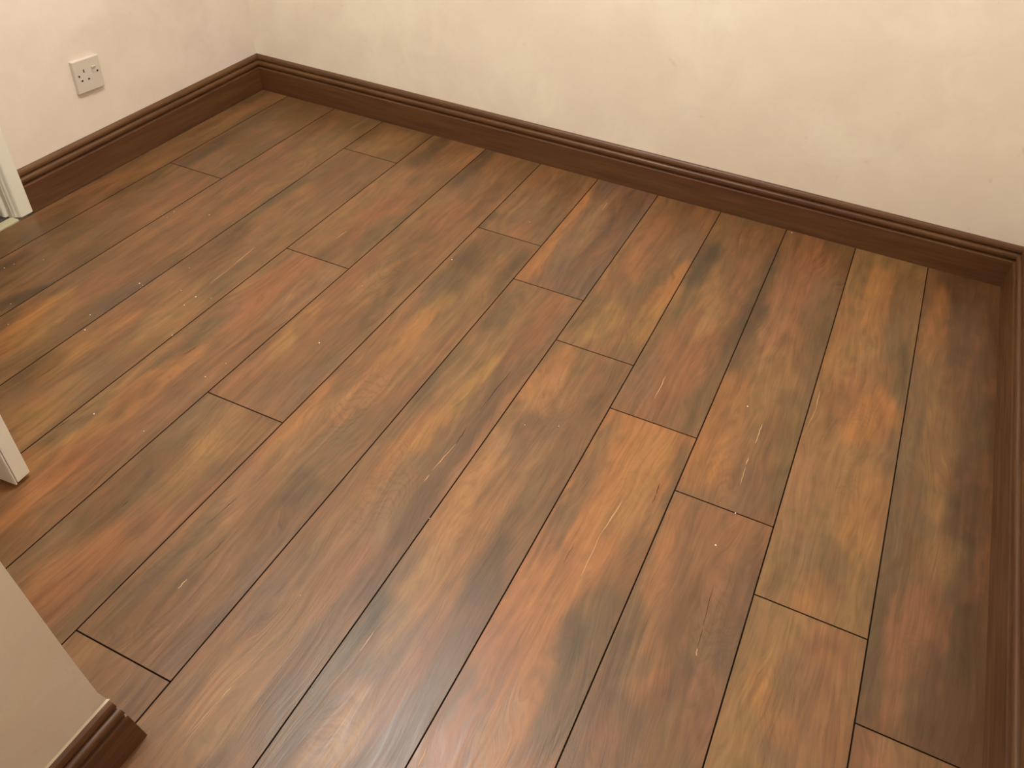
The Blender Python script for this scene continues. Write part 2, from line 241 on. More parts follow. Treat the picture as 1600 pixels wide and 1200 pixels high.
(-1.6452,-1.3215,-1.6511,-1.5321,60,'O',0.6),(-1.6245,-1.4792,-1.6163,-1.6224,60,'R',0.6),(-1.6048,-1.5449,-1.6077,-1.6849,80,'R',0.6),
(-1.6128,-1.5675,-1.5922,-1.7244,50,'O',0.55),(-1.561,-1.3203,-1.5662,-1.3872,40,'V',0.3),(-1.6345,-1.4031,-1.6642,-1.52,40,'T',0.4),
(-1.6665,-1.5778,-1.6687,-1.6327,40,'Y',0.3),(-1.7654,-0.054,-1.843,-0.2296,90,'T',0.55),(-1.843,-0.2296,-1.8271,-0.4522,60,'D',0.4),
(-1.7763,-0.1893,-1.7438,-0.4459,50,'V',0.3),(-1.8691,-0.2942,-1.9009,-0.6997,34,'G',0.9),(-1.8738,-0.4798,-1.8845,-0.6115,28,'K',0.45),
(-1.7592,-0.5781,-1.7828,-0.7426,50,'Y',0.4),(-1.8278,-0.6571,-1.8112,-0.759,40,'V',0.4),(-1.7748,-0.4642,-1.764,-0.6581,40,'V',0.35),
(-1.8928,-0.6562,-1.91,-0.816,40,'G',0.55),(-1.8596,-0.7506,-1.8342,-0.9735,60,'D',0.5),(-1.7678,-0.9358,-1.7588,-1.0802,50,'G',0.5),
(-1.829,-1.0016,-1.8,-1.1587,60,'T',0.35),(-1.7544,-0.8306,-1.7458,-0.9851,30,'G',0.4),(-1.7631,-1.0539,-1.7311,-1.2502,50,'Y',0.5),
(-1.7797,-1.1199,-1.7626,-1.292,40,'T',0.4),(-1.7348,-1.2273,-1.736,-1.3709,50,'D',0.4),(-1.7818,-1.3265,-1.7512,-1.4234,60,'S',0.65),
(-1.6939,-1.3252,-1.6776,-1.5077,40,'Y',0.4),(-1.7811,-1.3955,-1.7343,-1.5766,60,'T',0.5),(-1.6972,-1.4578,-1.6928,-1.5544,40,'S',0.6),
(-1.7766,-1.4799,-1.762,-1.5529,50,'Y',0.5),(-1.6338,-1.3153,-1.6455,-1.409,30,'D',0.5),(-1.7021,-1.3525,-1.6834,-1.4708,30,'S',0.5),
(-1.8707,-1.4443,-1.8416,-1.5149,40,'S',0.5),(-1.9584,0.0222,-1.9923,-0.2187,50,'G',0.6),(-2.0651,-0.0439,-2.0692,-0.2131,50,'D',0.4),
(-1.9931,-0.1124,-1.9747,-0.405,80,'T',0.25),(-2.0497,-0.3048,-2.0278,-0.5711,70,'R',0.2),(-1.9588,-0.5729,-1.952,-0.8402,60,'R',0.3),
(-1.88,-0.7254,-1.8854,-0.9385,40,'D',0.5),(-1.952,-0.8402,-1.9194,-0.9902,50,'T',0.3),(-1.9185,-0.9244,-1.9015,-1.0728,70,'D',0.5),
(-1.9203,-1.0532,-1.9039,-1.1892,50,'V',0.75),(-1.9084,-1.1064,-1.9095,-1.1645,30,'K',0.4),(-1.985,-1.0898,-1.9777,-1.2304,50,'R',0.45),
(-1.8493,-1.1861,-1.8605,-1.3214,40,'O',0.55),(-1.8635,-1.2472,-1.869,-1.3977,60,'Y',0.5),(-1.8788,-1.3558,-1.8818,-1.4503,50,'D',0.5),
(-1.9019,-1.3685,-1.8881,-1.4759,40,'G',0.4),(-2.0155,-1.1955,-1.977,-1.3357,70,'Y',0.65),(-2.0457,-1.2407,-1.9883,-1.3917,60,'O',0.6),
(-1.9893,-1.2907,-1.9652,-1.3292,40,'Y',0.5),(-2.1408,0.0282,-2.1762,-0.1698,60,'D',0.3),(-2.1439,-0.0043,-2.1306,-0.197,30,'G',0.3),
(-2.2709,-0.1134,-2.225,-0.3606,30,'G',0.5),(-2.2436,-0.3974,-2.2353,-0.651,45,'K',0.7),(-2.1859,-0.4368,-2.1696,-0.5674,60,'P',0.2),
(-2.187,-0.2852,-2.1859,-0.4368,50,'D',0.35),(-2.1342,-0.6342,-2.1361,-0.8741,60,'R',0.25),(-2.2924,-0.6408,-2.2763,-0.8014,60,'D',0.5),
(-2.1132,-0.8975,-2.1164,-1.1022,60,'D',0.6),(-2.1736,-0.8586,-2.1732,-0.9678,40,'G',0.45),(-2.0904,-1.0874,-2.1023,-1.2442,32,'K',0.75),
(-2.1014,-0.9956,-2.0954,-1.1216,60,'D',0.5),(-2.2549,-1.015,-2.2199,-1.161,60,'D',0.5),(-2.1052,-1.1877,-2.1192,-1.2818,50,'K',0.6),
(-2.1115,-0.784,-2.1184,-0.9362,40,'T',0.2),(-2.2722,-0.916,-2.282,-1.0306,40,'G',0.5),(-2.251,-0.8265,-2.2862,-0.9242,40,'R',0.4),
(-2.2963,0.0241,-2.2864,-0.0933,50,'T',0.5),(-2.3164,-0.0201,-2.3034,-0.3565,40,'T',0.3),(-2.2823,-0.0298,-2.283,-0.2906,20,'G',0.5),
(-2.2742,-0.3906,-2.2771,-0.6317,35,'R',0.35),(-2.2659,-0.4852,-2.2656,-0.669,20,'K',0.5),(-2.3167,-0.5636,-2.3139,-0.7407,40,'Y',0.25),
(-2.3294,-0.5235,-2.3309,-0.5484,25,'R',0.7),(-2.3381,-0.6681,-2.3254,-0.909,40,'R',0.35),(-2.3315,-0.793,-2.3281,-0.9486,30,'D',0.5),
(-2.2862,-0.9242,-2.2984,-1.0747,60,'K',0.55),(-2.3061,-1.0091,-2.2911,-1.1374,60,'G',0.5),(-0.2646,-1.4882,-0.3246,-1.3847,40,'O',0.5),
(-1.6928,-1.5544,-1.676,-1.654,40,'O',0.5),(-0.6826,-0.9948,-0.6977,-1.1722,60,'O',0.5),(-1.4113,-0.8857,-1.4176,-1.1026,40,'R',0.3),
(-1.0517,-1.6693,-1.0512,-1.7768,40,'T',0.4),]
CRACKS=[
(-1.7833,-0.7993,-1.7766,-0.8896,1.6,1),(-1.7766,-0.8896,-1.772,-0.9816,1.0,1),(-0.6509,-1.1528,-0.6593,-1.2396,1.6,1),
(-0.6593,-1.2396,-0.6577,-1.3435,1.3,1),(-0.6853,-0.7702,-0.6842,-0.8517,1.6,1),(-0.4592,-0.8165,-0.4594,-0.8814,2.0,1),
(-0.4632,-0.9274,-0.4621,-0.9483,2.0,1),(-0.4617,-0.9558,-0.4607,-1.0077,1.2,1),(-1.0671,-0.1153,-1.0647,-0.1639,1.4,1),
(-1.2434,-1.6541,-1.2435,-1.6751,1.6,1),(-0.9159,-1.5946,-0.916,-1.6349,1.2,1),(-1.055,-1.7708,-1.0572,-1.7911,1.4,1),
(-1.0572,-1.7911,-1.0614,-1.8556,0.7,1),(-1.6238,-0.6179,-1.6271,-0.6636,1.2,1),(-0.3679,-0.65,-0.3647,-0.7173,1.4,1),
(-0.3647,-0.7173,-0.3719,-0.776,1.0,1),(-0.7471,-1.715,-0.7456,-1.7467,1.6,1),(-0.9943,-0.9195,-0.9976,-1.0613,1.4,0),
(-0.9981,-1.1146,-0.996,-1.1704,1.2,0),(-0.996,-1.1704,-1.0031,-1.2528,1.2,1),(-1.0018,-1.265,-1.0023,-1.2834,1.2,1),
(-0.6009,-1.0764,-0.5991,-1.1061,1.8,0),(-0.5991,-1.1061,-0.5983,-1.1321,1.0,0),(-1.2843,-1.478,-1.2881,-1.5169,1.3,0),
(-1.2881,-1.5169,-1.2918,-1.5513,0.8,0),(-1.2422,-1.5632,-1.2433,-1.6106,1.0,0),(-0.4469,-1.2549,-0.4416,-1.3437,0.9,0),
(-0.4416,-1.3437,-0.439,-1.3838,0.9,0),(-0.4396,-1.3854,-0.4368,-1.3991,1.6,1),(-1.6388,-1.1743,-1.6443,-1.2123,1.2,0),
(-1.705,-1.5026,-1.7011,-1.4702,1.2,0),(-1.4485,-1.568,-1.4504,-1.589,1.0,0),(-1.853,-1.412,-1.8509,-1.3644,1.0,0),
(-1.5246,-1.0054,-1.5334,-1.0642,1.0,0),(-0.6936,-1.2784,-0.6955,-1.3334,0.8,0),]
CRUMBS=[
(-2.2388,-1.1686),(-2.2328,-1.1462),(-2.1885,-1.0984),(-2.1083,-1.2617),(-2.0512,-1.3172),(-1.8909,-1.2519),(-1.9237,-1.2057),(-1.672,-1.438),
(-1.9172,-1.0606),(-1.9051,-1.0628),(-1.9033,-1.0709),(-1.8129,-1.0349),(-1.7657,-1.0379),(-1.7314,-1.0245),(-1.7664,-1.0759),(-1.8601,-0.9533),
(-1.9865,-0.7342),(-2.0774,-0.7679),(-2.0726,-0.7997),(-1.5471,-1.1931),(-1.5558,-1.2476),(-1.4505,-0.8093),(-1.4134,-1.0397),(-1.217,-0.3288),
(-1.3151,-0.5999),(-0.5539,-0.0105),(-0.4993,-0.7788),(-0.4657,-1.1713),(-0.4516,-1.0808),(-1.0584,-1.5947),(-0.9499,-1.3559),(-0.8972,-1.0562),
(-0.8341,-1.0265),(-1.5518,-1.4283),(-1.713,-1.1742),]
FIGURES=[
(-1.4292,-0.7439,50,110,-1,16,20,0,1.0),(-1.2359,-1.1878,45,150,-1,14,24,0.3,1.0),(-1.0798,-1.227,45,50,1,25,13,0,0.8),
(-1.0458,-1.3296,50,90,1,18,16,0,0.9),(-0.7972,-1.5643,30,120,0,0,7,0,0.5),(-0.8752,-1.7211,60,120,1,14,22,0,0.9),(-0.9404,-1.7541,28,160,0,0,6,0,0.8),
(-0.7927,-1.6903,26,140,0,0,7,0,0.6),(-0.3,-1.4304,45,110,0,0,9,0.16,0.8),(-0.421,-1.3721,45,120,-1,14,22,0,0.7),(-0.5016,-0.977,55,70,0,0,11,0.3,0.7),
(-0.2685,-0.6653,35,70,1,12,14,0,0.7),(-0.2754,-0.9134,40,60,1,20,12,0,0.5),(-0.8327,-1.3588,40,150,0,0,8,0.03,0.7),
(-0.9164,-1.3709,35,120,0,0,9,0.04,0.5),(-0.8059,-0.6612,60,80,0,0,11,0.35,0.5),(-0.4508,-0.5191,50,40,1,20,9,0,0.5),
(-1.7931,-0.675,35,60,1,9,12,0,0.6),(-0.8569,-0.9831,70,70,-1,30,16,0,0.5),(-0.6544,-1.1138,60,110,1,25,20,0,0.35),
(-0.1263,-1.2343,30,80,-1,10,18,0,0.5),(-1.314,-1.625,50,110,-1,18,18,0,0.4),(-1.4194,-1.389,50,90,-1,16,18,0.2,0.5),
(-0.8603,-0.9404,40,60,1,18,12,0,0.4),(-1.2278,-1.7468,60,80,-1,20,18,0,0.35),(-0.0707,-0.9933,50,70,1,20,15,0,0.4),
(-1.7039,-1.2598,60,110,-1,18,16,0.2,0.35),(-1.2911,-1.4148,35,100,0,0,9,0.05,0.4),(-1.3481,-0.2122,60,60,-1,25,12,0,0.4),
(-0.7014,-0.8991,40,60,1,18,12,0,0.3),]
CRL=[
'tiny white crumb on dark plank at far left, just below the doorway threshold',
'tiny faint crumb on dark plank, between threshold and open door, second from left edge',
'tiny white crumb on dark plank a little right of the doorway threshold',
'small white crumb on left planks halfway between doorway threshold and open door',
'small white crumb on ochre patch at left edge, above the open door',
'bright white crumb on ochre plank, in the left part of the floor',
'faint tiny crumb just above the bright crumb on the ochre left planks',
"bright white crumb on the planks right of the open door's edge",
'largest crumb of the tight cluster on the dark left planks',
'lowest tiny crumb of the tight cluster on the dark left planks',
'middle tiny crumb of the tight cluster on the dark left planks',
'tiny crumb right of the cluster on the dark left planks',
'bright white crumb beside the dark seam, right of the left-hand cluster',
'tiny crumb just right of the bright one beside the dark seam',
'tiny crumb just below left of the bright one beside the dark seam',
'faint tiny crumb above the bright one, near the long light scratch',
'tiny crumb on brown planks below the left skirting, right one of a pair',
'tiny crumb on brown planks below the left skirting, upper left of a pair',
'tiny crumb on brown planks below the left skirting, lower left of three',
'small white crumb on reddish plank above the left joint of the middle planks',
'tiny crumb on reddish plank close above a plank end joint, left of middle',
'small white crumb on brown plank just right of the reddish plank end',
'pale elongated crumb on brown plank in the middle left of the floor',
"tiny crumb on dark brown plank near the bright orange plank's far end",
'tiny crumb lying on a seam in the middle of the floor',
'white crumb touching the foot of the back skirting',
'tiny white crumb on brown plank above the two light scratches at right',
'bright white crumb on purple-brown plank, nearest the camera at right',
'tiny white crumb in the plank end joint between two right-hand planks',
'tiny white crumb on pinkish plank in the lower middle, nearest the camera',
'tiny crumb on a seam below the knot in the middle planks',
'tiny orange-white crumb on orange-brown plank, left one of a pair by the knot',
'tiny crumb on brown plank by the knot, right one of a pair',
'faint crumb just right of the tight cluster on the dark left planks',
'faint tiny crumb on brown planks between left skirting and the long light scratch',
]
CRS={0:1.0,5:1.5,7:1.5,8:1.5,12:1.6,15:.8,25:1.7,26:1.3,27:2.0,28:1.2,24:1.4,22:1.4}
PAL = dict(B=(142, 103, 72), O=(188, 126, 76), T=(164, 124, 84), Y=(174, 130, 78), R=(160, 104, 74), P=(168, 122, 96),
           V=(124, 97, 82), E=(130, 95, 66), G=(112, 92, 66), D=(106, 75, 50), K=(78, 66, 50), L=(192, 147, 102), S=(130, 106, 82))
PAL = {k: np.array(lin(v)) for k, v in PAL.items()}
ALB = np.array([.605, .575, .465])
def hashgrid(seed, n=64):
    return np.random.RandomState(seed).rand(n, n)
def vnoise(u, v, g):
    n = g.shape[0]; i = np.floor(u).astype(int); j = np.floor(v).astype(int); a = u-i; b = v-j
    a = a*a*(3-2*a); b = b*b*(3-2*b); i0 = i % n; i1 = (i+1) % n; j0 = j % n; j1 = (j+1) % n
    return (g[i0, j0]*(1-a)+g[i1, j0]*a)*(1-b)+(g[i0, j1]*(1-a)+g[i1, j1]*a)*b
def fbm(u, v, seed, o=4):
    t = 0; amp = 1; tot = 0
    for k in range(o):
        t = t+amp*vnoise(u*2**k+k*7.3, v*2**k+k*3.1, hashgrid(seed*17+k)); tot += amp; amp *= .55
    return t/tot
def sstep(a, b, x):
    t = np.clip((x-a)/(b-a), 0, 1); return t*t*(3-2*t)
L = 7.263*W
JOINT = [-7.35, -6.53, -5.684, -4.866, -4.053, -3.145, -2.238, -6.748, -4.02, -1.174, -7.9, -2.955, -6.9]
# base tone of each plank row: (upper plank, next plank)
TONES = [('D', 'B'), ('T', 'T'), ('B', 'B'), ('B', 'O'), ('B', 'B'), ('V', 'B'), ('B', 'B'), ('B', 'B'), ('B', 'B'), ('E', 'B'), ('E', 'B'), ('E', 'E'), ('E', 'E')]
def build_floor():
    V = []; F = []; COL = []; PID = []; MI = []; PH = []; MK = []; base = 0; pid = 0
    for i in range(13):
        x1 = -i*W; x0 = max(-(i+1)*W, -2.3838); x1 = min(x1, .004)
        ys = [JOINT[i]*W+k*L for k in range(-2, 3)]
        cuts = [YREAR]+[y for y in sorted(ys) if YREAR+.02 < y < -.03 and not (i == 10 and y > -.3)]+[.010]
        np_ = len(cuts)-1
        for j in range(np_):
            y0, y1 = cuts[j], cuts[j+1]; pid += 1
            g = .00055; b = .0008
            def axis(a0, a1, st):
                n = max(2, int(round((a1-a0-2*(g+b))/st)))
                return np.concatenate([[a0+g], np.linspace(a0+g+b, a1-g-b, n+1), [a1-g]])
            fine = y1 > -2.35
            X = axis(x0, x1, .0036); Y = axis(y0, y1, .0075)
            nx, ny = len(X), len(Y)
            gx, gy = np.meshgrid(X, Y, indexing='ij')
            gz = np.zeros_like(gx); gz[0, :] = gz[-1, :] = -.0011; gz[:, 0] = gz[:, -1] = -.0011
            # colour
            so = pid*11.7
            wx = gx+.022*(fbm(gx*14+so, gy*6, 3)-.5)*2+.006*(fbm(gx*40+so, gy*12, 5)-.5)*2
            wx = wx+.006*(fbm(gx*75+so, gy*30, 21)-.5)*2
            wy = gy+.05*(fbm(gx*18+so, gy*5+9, 4)-.5)*2
            big = fbm(gx*16+so, gy*2.2, 7, 4); big2 = fbm(gx*13+so+50, gy*2.6+20, 8, 4); st = fbm(gx*70+so, gy*3.2, 9, 4)
            st2 = fbm(gx*150+so, gy*9, 10, 3)
            tone = TONES[i][0 if j == np_-1 else 1]
            c = np.broadcast_to(PAL[tone], gx.shape+(3,)).copy()
            def blend(c, col, m): return c*(1-m[..., None])+col*m[..., None]
            c = blend(c, PAL['T'], .30*sstep(.50, .72, big)); c = blend(c, PAL['D'], .30*sstep(.46, .28, big))
            c = blend(c, PAL['R'], .28*sstep(.52, .70, big2)); c = blend(c, PAL['G'], .28*sstep(.46, .28, big2))
            cx, cy0, cy1 = None, y0, y1
            for (ax, ay, bx_, by, wd, k, sg) in STROKES:
                mx, my = (ax+bx_)/2, (ay+by)/2
                if not (x0-.002 <= mx <= x1+.002 and y0 <= my <= y1): continue
                dx, dy = bx_-ax, by-ay; ln = math.hypot(dx, dy)+1e-6; ux, uy = dx/ln, dy/ln
                rx, ry = wx-mx, wy-my
                al = np.abs(rx*ux+ry*uy); ac = np.abs(rx*uy-ry*ux)
                hw = wd*.0005*1.1; hl = ln/2
                ov = np.maximum(al-hl*.55, 0)/(hl*.45+.02)
                d2 = (ac/hw)**2+ov**2
                v = np.exp(-d2*.75)*(.62+.76*st)
                m = sstep(.12, .80, v)*sg*.82
                c = blend(c, PAL[k], m)
            cl_ = fbm(gx*42+so, gy*20, 31, 4); cl2 = fbm(gx*55+so, gy*26+40, 32, 4)
            c = blend(c, PAL['R'], .22*sstep(.52, .75, cl2)); c = blend(c, PAL['G'], .25*sstep(.47, .25, cl2))
            lum = 1+.30*(st-.5)+.25*(st2-.5)+.28*(cl_-.5)
            c = c*lum[..., None]*ALB
            ph = np.zeros_like(gx); mk = np.zeros_like(gx); best = np.zeros_like(gx)
            nx_ = gx+.016*(fbm(gx*20+so, gy*9, 41)-.5)*2+.004*(fbm(gx*90+so, gy*30, 42)-.5)*2
            ny_ = gy+.075*(fbm(gx*18+so, gy*7+5, 43)-.5)*2
            for (fx, fy, hw_, hl_, s_, cc_, sp_, sl_, sg) in FIGURES:
                if not (x0-.002 <= fx <= x1+.002 and y0 <= fy <= y1): continue
                dx = nx_-fx; dy = ny_-fy
                if s_: f_ = (dy*s_+dx*dx/(cc_*.001)*.55+dx*sl_)/(sp_*.00125)
                else: f_ = (dx+dy*sl_)/(sp_*.001)
                kk = np.exp(-((dx/(hw_*.001))**2+(dy/(hl_*.001))**2)**1.5)*sg
                ph = np.where(kk > best, f_, ph); best = np.maximum(best, kk)
            PH.append(ph.ravel()); MK.append((best*(.45+.9*st)).ravel())
            # thin cracks in the print are finer than this grid and are added below
            V.append(np.stack([gx, gy, gz], -1).reshape(-1, 3)); COL.append(c.reshape(-1, 3)); PID.append(np.full(nx*ny, pid*1.37))
            idx = np.arange(nx*ny).reshape(nx, ny)+base
            q = np.stack([idx[:-1, :-1], idx[1:, :-1], idx[1:, 1:], idx[:-1, 1:]], -1).reshape(-1, 4)
            F.append(q); mi = np.zeros((nx-1, ny-1), int); mi[0, :] = mi[-1, :] = 3; mi[:, 0] = mi[:, -1] = 3; MI.append(mi.ravel()); base += nx*ny
    def quad(pts, mi, col=(0, 0, 0)):
        nonlocal base
        V.append(np.array(pts, float)); COL.append(np.tile(col, (4, 1))); PID.append(np.zeros(4)); PH.append(np.zeros(4)); MK.append(np.zeros(4))
        F.append(np.array([[base, base+1, base+2, base+3]])); MI.append(np.array([mi])); base += 4
    quad([(-2.3838, YREAR, -.0025), (.006, YREAR, -.0025), (.006, .012, -.0025), (-2.3838, .012, -.0025)], 1)
    for s_ in (-1, 1):   # slab sides and underside give the floor its thickness
        y = YREAR if s_ < 0 else .012
        quad([(-2.3838, y, -.0025), (.006, y, -.0025), (.006, y, -.03), (-2.3838, y, -.03)], 1)
        x = -2.3838 if s_ < 0 else .006
        quad([(x, YREAR, -.0025), (x, .012, -.0025), (x, .012, -.03), (x, YREAR, -.03)], 1)
    quad([(-2.3838, YREAR, -.03), (.006, YREAR, -.03), (.006, .012, -.03), (-2.3838, .012, -.03)], 1)
    rnd = random.Random(5)
    for (ax, ay, bx_, by, wd, kind) in CRACKS:   # tapered, slightly crooked slivers of light filler / dark split in the print
        n = 7; pts = []
        dx, dy = bx_-ax, by-ay; ln = math.hypot(dx, dy); nxn, nyn = -dy/ln, dx/ln
        for k in range(n):
            t = k/(n-1); h = wd*.0005*(math.sin(math.pi*min(max(t, .04), .96))**.6)*rnd.uniform(.7, 1.15); o_ = rnd.uniform(-1, 1)*.0009*(0 < k < n-1)
            px, py = ax+dx*t+nxn*o_, ay+dy*t+nyn*o_
            pts.append(((px-nxn*h, py-nyn*h, .00012), (px+nxn*h, py+nyn*h, .00012)))
        for k in range(n-1):
            quad([pts[k][0], pts[k][1], pts[k+1][1], pts[k+1][0]], 2 if kind else 3)
    V = np.concatenate(V); F = np.concatenate(F); COL = np.concatenate(COL); PID = np.concatenate(PID); MI = np.concatenate(MI)
    me = bpy.data.meshes.new('floor')
    me.vertices.add(len(V)); me.vertices.foreach_set('co', V.ravel())
    me.loops.add(F.size); me.loops.foreach_set('vertex_index', F.ravel().astype(np.int32))
    me.polygons.add(len(F)); me.polygons.foreach_set('loop_start', np.arange(0, F.size, 4, dtype=np.int32))
    me.polygons.foreach_set('loop_total', np.full(len(F), 4, dtype=np.int32))
    me.update(calc_edges=True)
    a = me.color_attributes.new('wood_print', 'FLOAT_COLOR', 'POINT')
    a.data.foreach_set('color', np.concatenate([COL, np.ones((len(COL), 1))], 1).ravel().astype(np.float32))
    a = me.attributes.new('plank_seed', 'FLOAT', 'POINT'); a.data.foreach_set('value', PID.astype(np.float32))
    for nm_, ar in (('figure_phase', PH), ('figure_mask', MK)):
        a = me.attributes.new(nm_, 'FLOAT', 'POINT'); a.data.foreach_set('value', np.concatenate(ar).astype(np.float32))
    me.polygons.foreach_set('material_index', MI.astype(np.int32))
    me.update(); me.validate(); me.shade_flat()
    m = mat('laminate_rustic_oak', (130, 95, 68), .4, .5); s = N(m)
    col = s.n('ShaderNodeAttribute', attribute_name='wood_print').outputs['Color']
    sd = s.n('ShaderNodeAttribute', attribute_name='plank_seed').outputs['Fac']
    p = s.pos(); cmb = s.n('ShaderNodeCombineXYZ'); s.l(sd, cmb.inputs[2]); ad = s.n('ShaderNodeVectorMath', operation='ADD')
    s.l(p, ad.inputs[0]); s.l(cmb.outputs[0], ad.inputs[1]); pp = ad.outputs[0]
    # flow warp so that the grain wanders and closes into cathedral figures
    wv = s.noise(s.mapp(pp, (7, 1.6, 1)), 1, 3, .5)
    off = s.math('MULTIPLY', s.math('SUBTRACT', wv, .5), .16); c2 = s.n('ShaderNodeCombineXYZ'); s.l(off, c2.inputs[0])
    a2 = s.n('ShaderNodeVectorMath', operation='ADD'); s.l(pp, a2.inputs[0]); s.l(c2.outputs[0], a2.inputs[1]); pw = a2.outputs[0]
    fine = s.noise(s.mapp(pw, (300, 9, 1)), 1, 3, .6)
    mid = s.noise(s.mapp(pw, (90, 4.5, 1)), 1, 4, .6)
    pores = s.noise(s.mapp(pw, (420, 22, 1)), 1, 2, .5)
    fld = s.noise(s.mapp(pp, (6.5, 1.1, 1), (3, 5, 0)), 1, 2, .45)
    rings = s.math('SINE', s.math('MULTIPLY', fld, 120)); mask = s.rng(s.noise(s.mapp(pp, (9, 2.4, 1), (9, 1, 0)), 1, 2), .48, .62, 0, 1)
    g = s.math('ADD', s.rng(fine, .25, .75, -.15, .15), s.rng(mid, .25, .75, -.20, .20))
    g = s.math('ADD', g, s.rng(pores, .58, .72, 0, -.17))
    g = s.math('ADD', g, s.math('MULTIPLY', s.math('MULTIPLY', rings, mask), .075))
    fp = s.n('ShaderNodeAttribute', attribute_name='figure_phase').outputs['Fac']; fm = s.n('ShaderNodeAttribute', attribute_name='figure_mask').outputs['Fac']
    fs = s.math('SINE', s.math('MULTIPLY', fp, 6.2832)); fs = s.math('MULTIPLY', s.math('SUBTRACT', s.math('ABSOLUTE', s.math('SUBTRACT', fs, .35)), .55), .30)
    g = s.math('ADD', g, s.math('MULTIPLY', s.math('MULTIPLY', fs, fm), -.6))
    g = s.math('ADD', g, 1.0)
    sc_ = s.n('ShaderNodeVectorMath', operation='SCALE'); s.l(col, sc_.inputs[0]); s.l(g, sc_.inputs['Scale'])
    s.l(sc_.outputs[0], s.b.inputs['Base Color'])
    s.l(s.rng(mid, .3, .7, .34, .44), s.b.inputs['Roughness'])
    hh = s.math('ADD', s.math('MULTIPLY', fine, .5), s.math('ADD', mid, s.math('MULTIPLY', s.math('MULTIPLY', rings, mask), .15)))
    s.bump(hh, .30, .0011)
    me.materials.append(m); me.materials.append(M_sub); me.materials.append(mat('crack_light', (196, 156, 112), .6)); me.materials.append(mat('crack_dark', (44, 30, 20), .8, .15))
    o = bpy.data.objects.new('floor', me); C.objects.link(o); o['kind'] = 'structure'
build_floor()

# ---------------- walls, ceiling
bm = bmesh.new(); bx(bm, WX_L-.12, WX_R+.12, WY_B, WY_B+.12, -.03, H); struct('wall_back', bm, M_wall_b)
bm = bmesh.new(); bx(bm, WX_R, WX_R+.12, YREAR, WY_B, -.03, H); struct('wall_right', bm, M_wall_b)
OY0, OY1, OH = -1.755, -1.002, 2.0     # doorway in the left wall
bm = bmesh.new()
bx(bm, WX_L-.12, WX_L, OY1, WY_B, -.03, H); bx(bm, WX_L-.12, WX_L, YREAR, OY0, -.03, H); bx(bm, WX_L-.12, WX_L, OY0, OY1, OH, H)
struct('wall_left', bm, M_wall_l)
bm = bmesh.new()
prof = [(-1.888, -.03), (-1.888, .06), (-1.8935, .105), (-1.902, .145), (-1.9065, .22), (-1.911, .315), (-1.917, .452), (-1.922, .8), (-1.922, H), (YREAR, H), (YREAR, -.03)]
loft(bm, [(XF, y, z) for y, z in prof], [(WX_L, y, z) for y, z in prof])
struct('wall_front', bm, M_wall_l)
bm = bmesh.new(); bx(bm, XF, WX_R, YREAR-.12, YREAR, -.03, H); struct('wall_rear', bm, M_wall_b)
bm = bmesh.new(); bx(bm, WX_L-1.4, WX_R+.12, YREAR-.12, WY_B+.12, H, H+.1); struct('ceiling', bm, M_ceil)
# hallway beyond the doorway
bm = bmesh.new(); bx(bm, WX_L-1.4, -2.4105, OY0-.7, OY1+.7, -.03, .002); struct('floor_hall', bm, M_carpet)
bm = bmesh.new(); bx(bm, WX_L-1.5, WX_L-1.4, OY0-.7, OY1+.7, -.03, H); bx(bm, WX_L-1.4, WX_L-.12, OY1+.7, OY1+.8, -.03, H); bx(bm, WX_L-1.4, WX_L-.12, OY0-.8, OY0-.7, -.03, H)
struct('wall_hall', bm, M_wall_l)

# ---------------- skirting
def arc(cx, cz, rx, rz, a0, a1, n=6):
    return [(cx+rx*math.cos(math.radians(a0+(a1-a0)*k/n)), cz+rz*math.sin(math.radians(a0+(a1-a0)*k/n))) for k in range(n+1)]
# outline as (depth behind the front face, height)
SK = [(0, 0), (0, .0742), (.0013, .0766), (.0045, .0770), (.0072, .0778), (.0072, .0795), (.0045, .0803)]
SK += [(.0060-.0050*math.cos(math.radians(t)), .0885+.0078*math.sin(math.radians(t))) for t in range(-60, 86, 12)]
SK += [(.0085, .0967), (.0128, .0972), (.0128, .0990), (.0090, .0996), (.0082, .1010), (.0080, .1040), (.0086, .1080), (.0104, .1118), (.0136, .1145), (.0172, .1158), (.0172, 0)]
def skirting(name, fa, fb, m):
    bm = bmesh.new(); a = [fa(d, z) for d, z in SK]; b = [fb(d, z) for d, z in SK]; loft(bm, a, b)
    o = struct(name, bm, m)
    bv = None
    return o
skirting('baseboard_back', lambda d, z: (XL-d, d, z), lambda d, z: (XR+d, d, z), M_sk_x)
skirting('baseboard_left', lambda d, z: (XL-d, d, z), lambda d, z: (XL-d, -.9546, z), M_sk_y)
skirting('baseboard_right', lambda d, z: (XR+d, d, z), lambda d, z: (XR+d, YREAR, z), M_sk_y)
fr = skirting('baseboard_front', lambda d, z: (XF+WT-d, -1.8815-.125*z, z), lambda d, z: (XF+WT-d, YREAR, z), M_sk_y)
bm = bmesh.new()
loft(bm, [(XF+.0002, -1.8945, .1150), (XF+.0026, -1.8940, .1162), (XF+.0002, -1.8975, .1190)], [(XF+.0002, YREAR, .1150), (XF+.0026, YREAR, .1162), (XF+.0002, YREAR, .1190)])
c = obj('caulk_bead', bm, M_caulk, fr); c['label'] = 'pale caulk line along the top edge'

